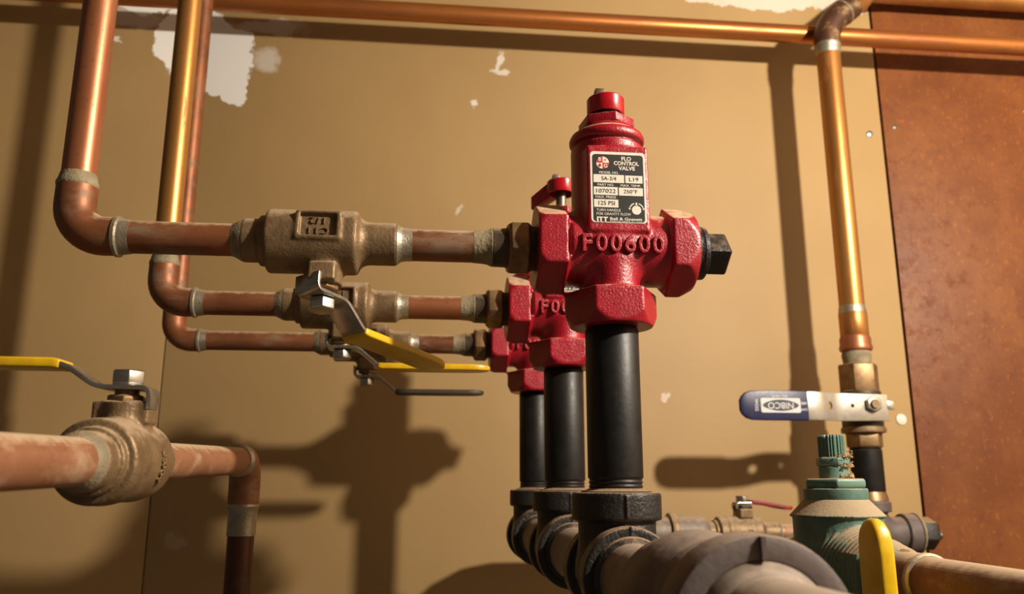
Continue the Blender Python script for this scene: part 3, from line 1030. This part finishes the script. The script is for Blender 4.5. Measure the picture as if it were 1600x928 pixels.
# lever: strap in x direction, width along z, thickness along y
flip = Matrix(((1, 0, 0, 0), (0, 0, 1, 0), (0, 1, 0, 0), (0, 0, 0, 1)))      # ribbon (x, width y, z) -> (x, z->y, y->z)
lp_ = round_path([(18, -35), (-53, -35), (-84, -49), (-108, -49)], 8)
wd = [37] * len(lp_)
wd[0] = 35
hm = MB().ribbon(lp_, wd, 3.0, flip).mesh('lever', 'steel_plain', 30, .6)


def drill(me, cutter):
    a = bpy.data.objects.new('drill_target', me)
    b = bpy.data.objects.new('drill_bit', cutter)
    COL.objects.link(a); COL.objects.link(b)
    md = a.modifiers.new('hole', 'BOOLEAN')
    md.operation = 'DIFFERENCE'; md.solver = 'EXACT'; md.object = b
    dg = bpy.context.evaluated_depsgraph_get()
    dg.update()
    out = bpy.data.meshes.new_from_object(a.evaluated_get(dg))
    out.shade_smooth(); out.set_sharp_from_angle(angle=R(30))
    bpy.data.objects.remove(a); bpy.data.objects.remove(b)
    return out


hm = drill(hm, MB().lathe([(5.2, -15), (5.2, 15)], 'y', 24).xf(T(-68, -42, 1) @ Matrix.Rotation(R(24), 4, 'Z')).mesh('drill_bit', 'steel_plain'))
hm = drill(hm, MB().lathe([(2.5, -45), (2.5, -25)], 'y', 20, (-32, 0, 2)).mesh('drill_bit', 'steel_plain'))
lv = obj('lever', hm, t)
obj('stop_tab', MB().box((16, -36.5, -3), (27, -33.5, 9)).mesh('stop_tab', 'steel', 30, .8), lv)
gx = [-101, -103, -130, -160, -178, -186, -191, -194]
gw = [38.5, 39, 39, 39, 38, 33, 24, 13]
gp = [(x, -49) for x in gx]
g = obj('grip', MB().ribbon(gp, gw, [5.6, 6.4, 6.4, 6.4, 6.4, 6.4, 6, 5], flip).mesh('blue_grip', 'blue', 30, 1.6, 3), t)
g['label'] = 'blue vinyl grip with white printing'
UPS = Matrix.Rotation(R(180), 4, 'Y')
gy = -49 - 3.35
w1 = MB().rrect(-166, -112, -9.5, 9.5, gy, 2.5)
d1 = MB()
nseg = 20
pts = [(-139 + 24.5 * math.cos(2 * math.pi * k / 40), 7.4 * math.sin(2 * math.pi * k / 40)) for k in range(40)]
d1.add([(p[0], gy - .12, p[1] * (1 - .25 * (abs(p[0] + 139) / 24.5) ** 2)) for p in pts], [tuple(range(40))])
w2 = MB().text('NIBCO', T(-139, gy - .24, 0) @ UPS @ FACE_FRONT, 11.5, 0, 0, .1, sx=1.0)
w2.text('WOG', T(-172, gy, 0) @ Matrix.Rotation(R(90), 4, 'Y') @ FACE_FRONT, 6, 0, 0, .1)
w2.text('600', T(-107.5, gy, 3) @ UPS @ FACE_FRONT, 5, 0, 0, .1)
w2.text('CWP', T(-107.5, gy, -5) @ UPS @ FACE_FRONT, 4, 0, 0, .08)
w2.text('BALL VALVE', T(-140, gy, 12) @ UPS @ FACE_FRONT, 4, 0, 0, .05)
obj('logo_frame', w1.mesh('logo_frame', 'print_white', recalc=False), g)
obj('logo_ground', d1.mesh('logo_ground', 'print_dark', recalc=False), g)
obj('logo_print', w2.mesh('logo_print', 'print_white', recalc=False), g)

mb = MB().lathe([(20.4, -14)] + [(20.6, -8), (21.2, -6), (21.2, 48)] + thread(19.8, 20.8, 49, 56, 3), 'z', 44)
tag(obj('pipe_nipple', mb.mesh('riser_nipple', 'black_pipe', 40), None, W(XR, YR, 0)), 'black pipe nipple below the blue levered valve', 'pipe')


def gtee(x, y, z):
    d = smin(s_cyl(y, z, x, 21.5, -42, 44, 2), s_cyl(x, y, z, 20.5, 0, 38, 2), 8)
    d = smin(d, s_cyl(x, y, z, 26, 28, 42, 2), 1.5)
    d = smin(d, s_cyl(y, z, x, 26, 40, 58, 2), 2)
    d = smin(d, s_cyl(y, z, x, 26, -56, -40, 2), 2)
    return d


t = thing('pipe_tee', W(XR, YR, -62), 'grey iron tee below the black nipple beside the hardboard panel', 'pipe fitting')
obj('tee_body', sdf_mesh('grey_tee', gtee, (-60, -30, -30), (62, 30, 46), 1.0, 'grey_cast'), t)
obj('collar', MB().lathe([(19, 41), (24, 42.5), (23, 48), (20.5, 55)], 'z', 40).mesh('thread_collar', 'brass_hex'), t)
obj('brass_ring', MB().lathe([(23, 57), (26.8, 58), (26.8, 61), (23, 62)], 'x', 40).mesh('brass_ring', 'flux'), t)
obj('plug', MB().hexa(22, 61, 86, 'x', rot=R(20), ch=.2).mesh('hex_plug', 'black_cast', 30, 1.0), t)
obj('plug_tip', MB().lathe([(5, 85), (5.5, 95), (4, 97)], 'x', 20, (0, 0, -3)).mesh('plug_tip', 'steel_dark'), t)

# line to the red levered valve
t = thing('pipe_coupling', W(0, YR, -60), 'dusty grey pipe coupling with a flared ring left of the red levered valve', 'pipe fitting')
obj('coupling_body', MB().lathe([(19, 318), (22, 322), (22.3, 358), (20, 366), (15, 372)], 'x', 40).mesh('coupling_body', 'grey_pipe'), t)
obj('coupling_ring', MB().lathe([(21, 318), (25.5, 319), (26.5, 323), (25.5, 327), (21, 329)], 'x', 40).mesh('coupling_ring', 'brass'), t)
hp2 = round_path([(-11, 32), (-11, 40), (10, 40), (38, 37), (54, 35)], 4)
hg2 = [(10, 41), (14, 41.5), (30, 40), (48, 36), (60, 34), (64, 33.6), (68, 33.5), (70.5, 33.5), (72, 33.5)]
ball_valve(W(416, YR, -60), 'small bronze ball valve with worn red lever behind the green regulator', 0, 0, 'red_vinyl', VB2, VTXT2, None, 0, .95, 0, hp2, hg2, 20)
mb = MB().lathe([(11, 460), (11, 546)], 'x', 36)
tag(obj('copper_pipe', mb.mesh('link_pipe', 'copper_dusty'), None, W(0, YR, -60)), 'short dusty copper pipe between the red levered valve and the grey iron tee', 'pipe')

# ------------------------------------------------------------------ green pressure regulator
XG, YG = 302.5, 600.0
t = thing('pressure_regulator', W(XG, YG, 0), 'green pressure regulator with knurled adjusting screw and dusty bell', 'regulator')


def prv(x, y, z):
    d = s_cyl(x, y, z, 31.5, -48, -20, 2)
    d = smin(d, s_cyl(x, z + 56, y, 19, -52, 52, 2), 10)
    d = smin(d, s_cyl(x, y, z, 26, -78, -40, 3), 6)
    d = smin(d, s_hex(x, z + 56, y, 24, -62, -42, 1.5), 3)
    d = smin(d, s_hex(x, z + 56, y, 24, 42, 62, 1.5), 3)
    tt = np.clip((-y - 18) / 62, 0, 1)
    inlet = np.maximum((np.sqrt(x * x + (z + 56) ** 2) - (30 - 12 * tt + .7 * np.sin(y * 1.5))) * .9, np.maximum(-82 - y, y + 10))
    d = smin(d, inlet, 3)
    rr = np.sqrt(x * x + y * y)
    cone = np.maximum(np.maximum((rr - 32.5 + (z + 20) * .95) * .72, -22 - z), z + 8)
    d = np.minimum(d, cone)
    return d


obj('regulator_body', sdf_mesh('regulator_body', prv, (-36, -86, -90), (36, 66, -5), 1.0, 'green'), t)
obj('bonnet_ring', MB().lathe([(22, -12), (22.6, -11), (22.8, -2.4), (22, -1.6)], 'z', 48).mesh('bonnet_ring', 'green_dust', 30), t)
obj('bonnet_hex', MB().hexa(23.4, -1.6, 5.4, 'z', rot=R(8), n=6, ch=.06).mesh('bonnet_hex', 'green_dust', 30, 1.2), t)
obj('collar', MB().lathe([(11, 4.5), (10.6, 6), (10.6, 13.5), (9.5, 14.4)], 'z', 36).mesh('screw_collar', 'green_dust', 30), t)
obj('lock_nut', MB().hexa(12.2, 14.2, 21, 'z', rot=R(22), ch=.1).mesh('lock_nut', 'green_dust', 30, .6), t)
kn = MB().lathe([(8.2, 20.5), (9.1, 21.5), (9.1, 36), (8.2, 37.3)], 'z', 96, scale_fn=lambda a: 1 + .05 * (1 if math.sin(a * 24) > 0 else -1))
obj('knurled_screw', kn.mesh('knurled_screw', 'green_dust', 25), t)
# grit lying against the screw
rng = random.Random(3)
gm = MB()
for k in range(420):
    a = R(rng.gauss(-28, 30)); rr = rng.uniform(9.5, 14); z = rng.choice([5.8, 13.8, 20.8]) + abs(rng.gauss(0, 1.4))
    s_ = rng.uniform(.4, 1.0)
    gm.lathe([(s_ * .4, -s_ * .7), (s_, 0), (s_ * .4, s_ * .7)], 'z', 5, (rr * math.cos(a), rr * math.sin(a), z))
gg = obj('sandy_grit', gm.mesh('sandy_grit', 'grit'), t)
gg['kind'] = 'stuff'

t = thing('copper_adapter', W(XG, 0, -56), 'dusty copper adapter with rolled bead on the front of the green regulator', 'pipe fitting')
obj('hex', MB().hexa(17.6, 508, 522, 'y', rot=R(0), ch=.1).mesh('adapter_hex', 'brass_hex', 30, .8), t)
obj('socket', MB().lathe([(15.2, 492), (16, 494), (16.2, 522), (15, 525)], 'y', 40).mesh('adapter_socket_front', 'copper_dull'), t)
obj('bead', MB().lathe([(15.2, 489), (16.6, 490.5), (16.8, 493), (15.8, 494.5)], 'y', 40).mesh('adapter_bead_front', 'solder'), t)
mb = MB().lathe([(14.6, 120), (14.6, 495)], 'y', 44)
tag(obj('copper_pipe', mb.mesh('regulator_pipe', 'copper_dull'), None, W(XG, 0, -56)), 'thick dusty copper pipe coming forward from the green regulator', 'pipe')

# drain valve below the regulator pipe; only its yellow lever rises into view
t = thing('drain_valve', W(XG, 470, -170), 'upright yellow lever of the drain valve in front of the green regulator', 'valve')
obj('valve_body', MB().lathe([(14, -46), (15, -30), (22, -26), (22, 26), (15, 30), (14, 101)], 'z', 40).mesh('drain_body', 'brass'), t)
obj('stem', MB().lathe([(7, -42), (7, -18)], 'x', 24).mesh('drain_stem', 'brass_hex'), t)
obj('handle_nut', MB().hexa(9, -47, -41, 'x').mesh('drain_nut', 'steel', 30, .5), t)
rt = Matrix.Rotation(R(-90), 4, 'Y')     # ribbon x -> z
hd = round_path([(-10, 34), (-10, 40), (14, 40), (36, 44), (60, 44)], 5)
mtx = Matrix(((0, 0, -1, 0), (0, 1, 0, 0), (1, 0, 0, 0), (0, 0, 0, 1)))
lv = obj('lever', MB().ribbon(hd, 21, 2.6, mtx).mesh('drain_lever', 'steel', 30, .5), t)
zs = [44, 48, 80, 110, 132, 140, 145.5, 149.5, 152]
ws = [23, 24, 24, 24, 24, 22.5, 19, 13, 6]
ts = [9, 10, 10, 10, 10, 10, 9.5, 8, 5]
g = obj('grip', MB().ribbon([(z, 44) for z in zs], ws, ts, mtx).mesh('drain_grip', 'yellow', 30, 2.6, 3), lv)
g['label'] = 'yellow vinyl grip'
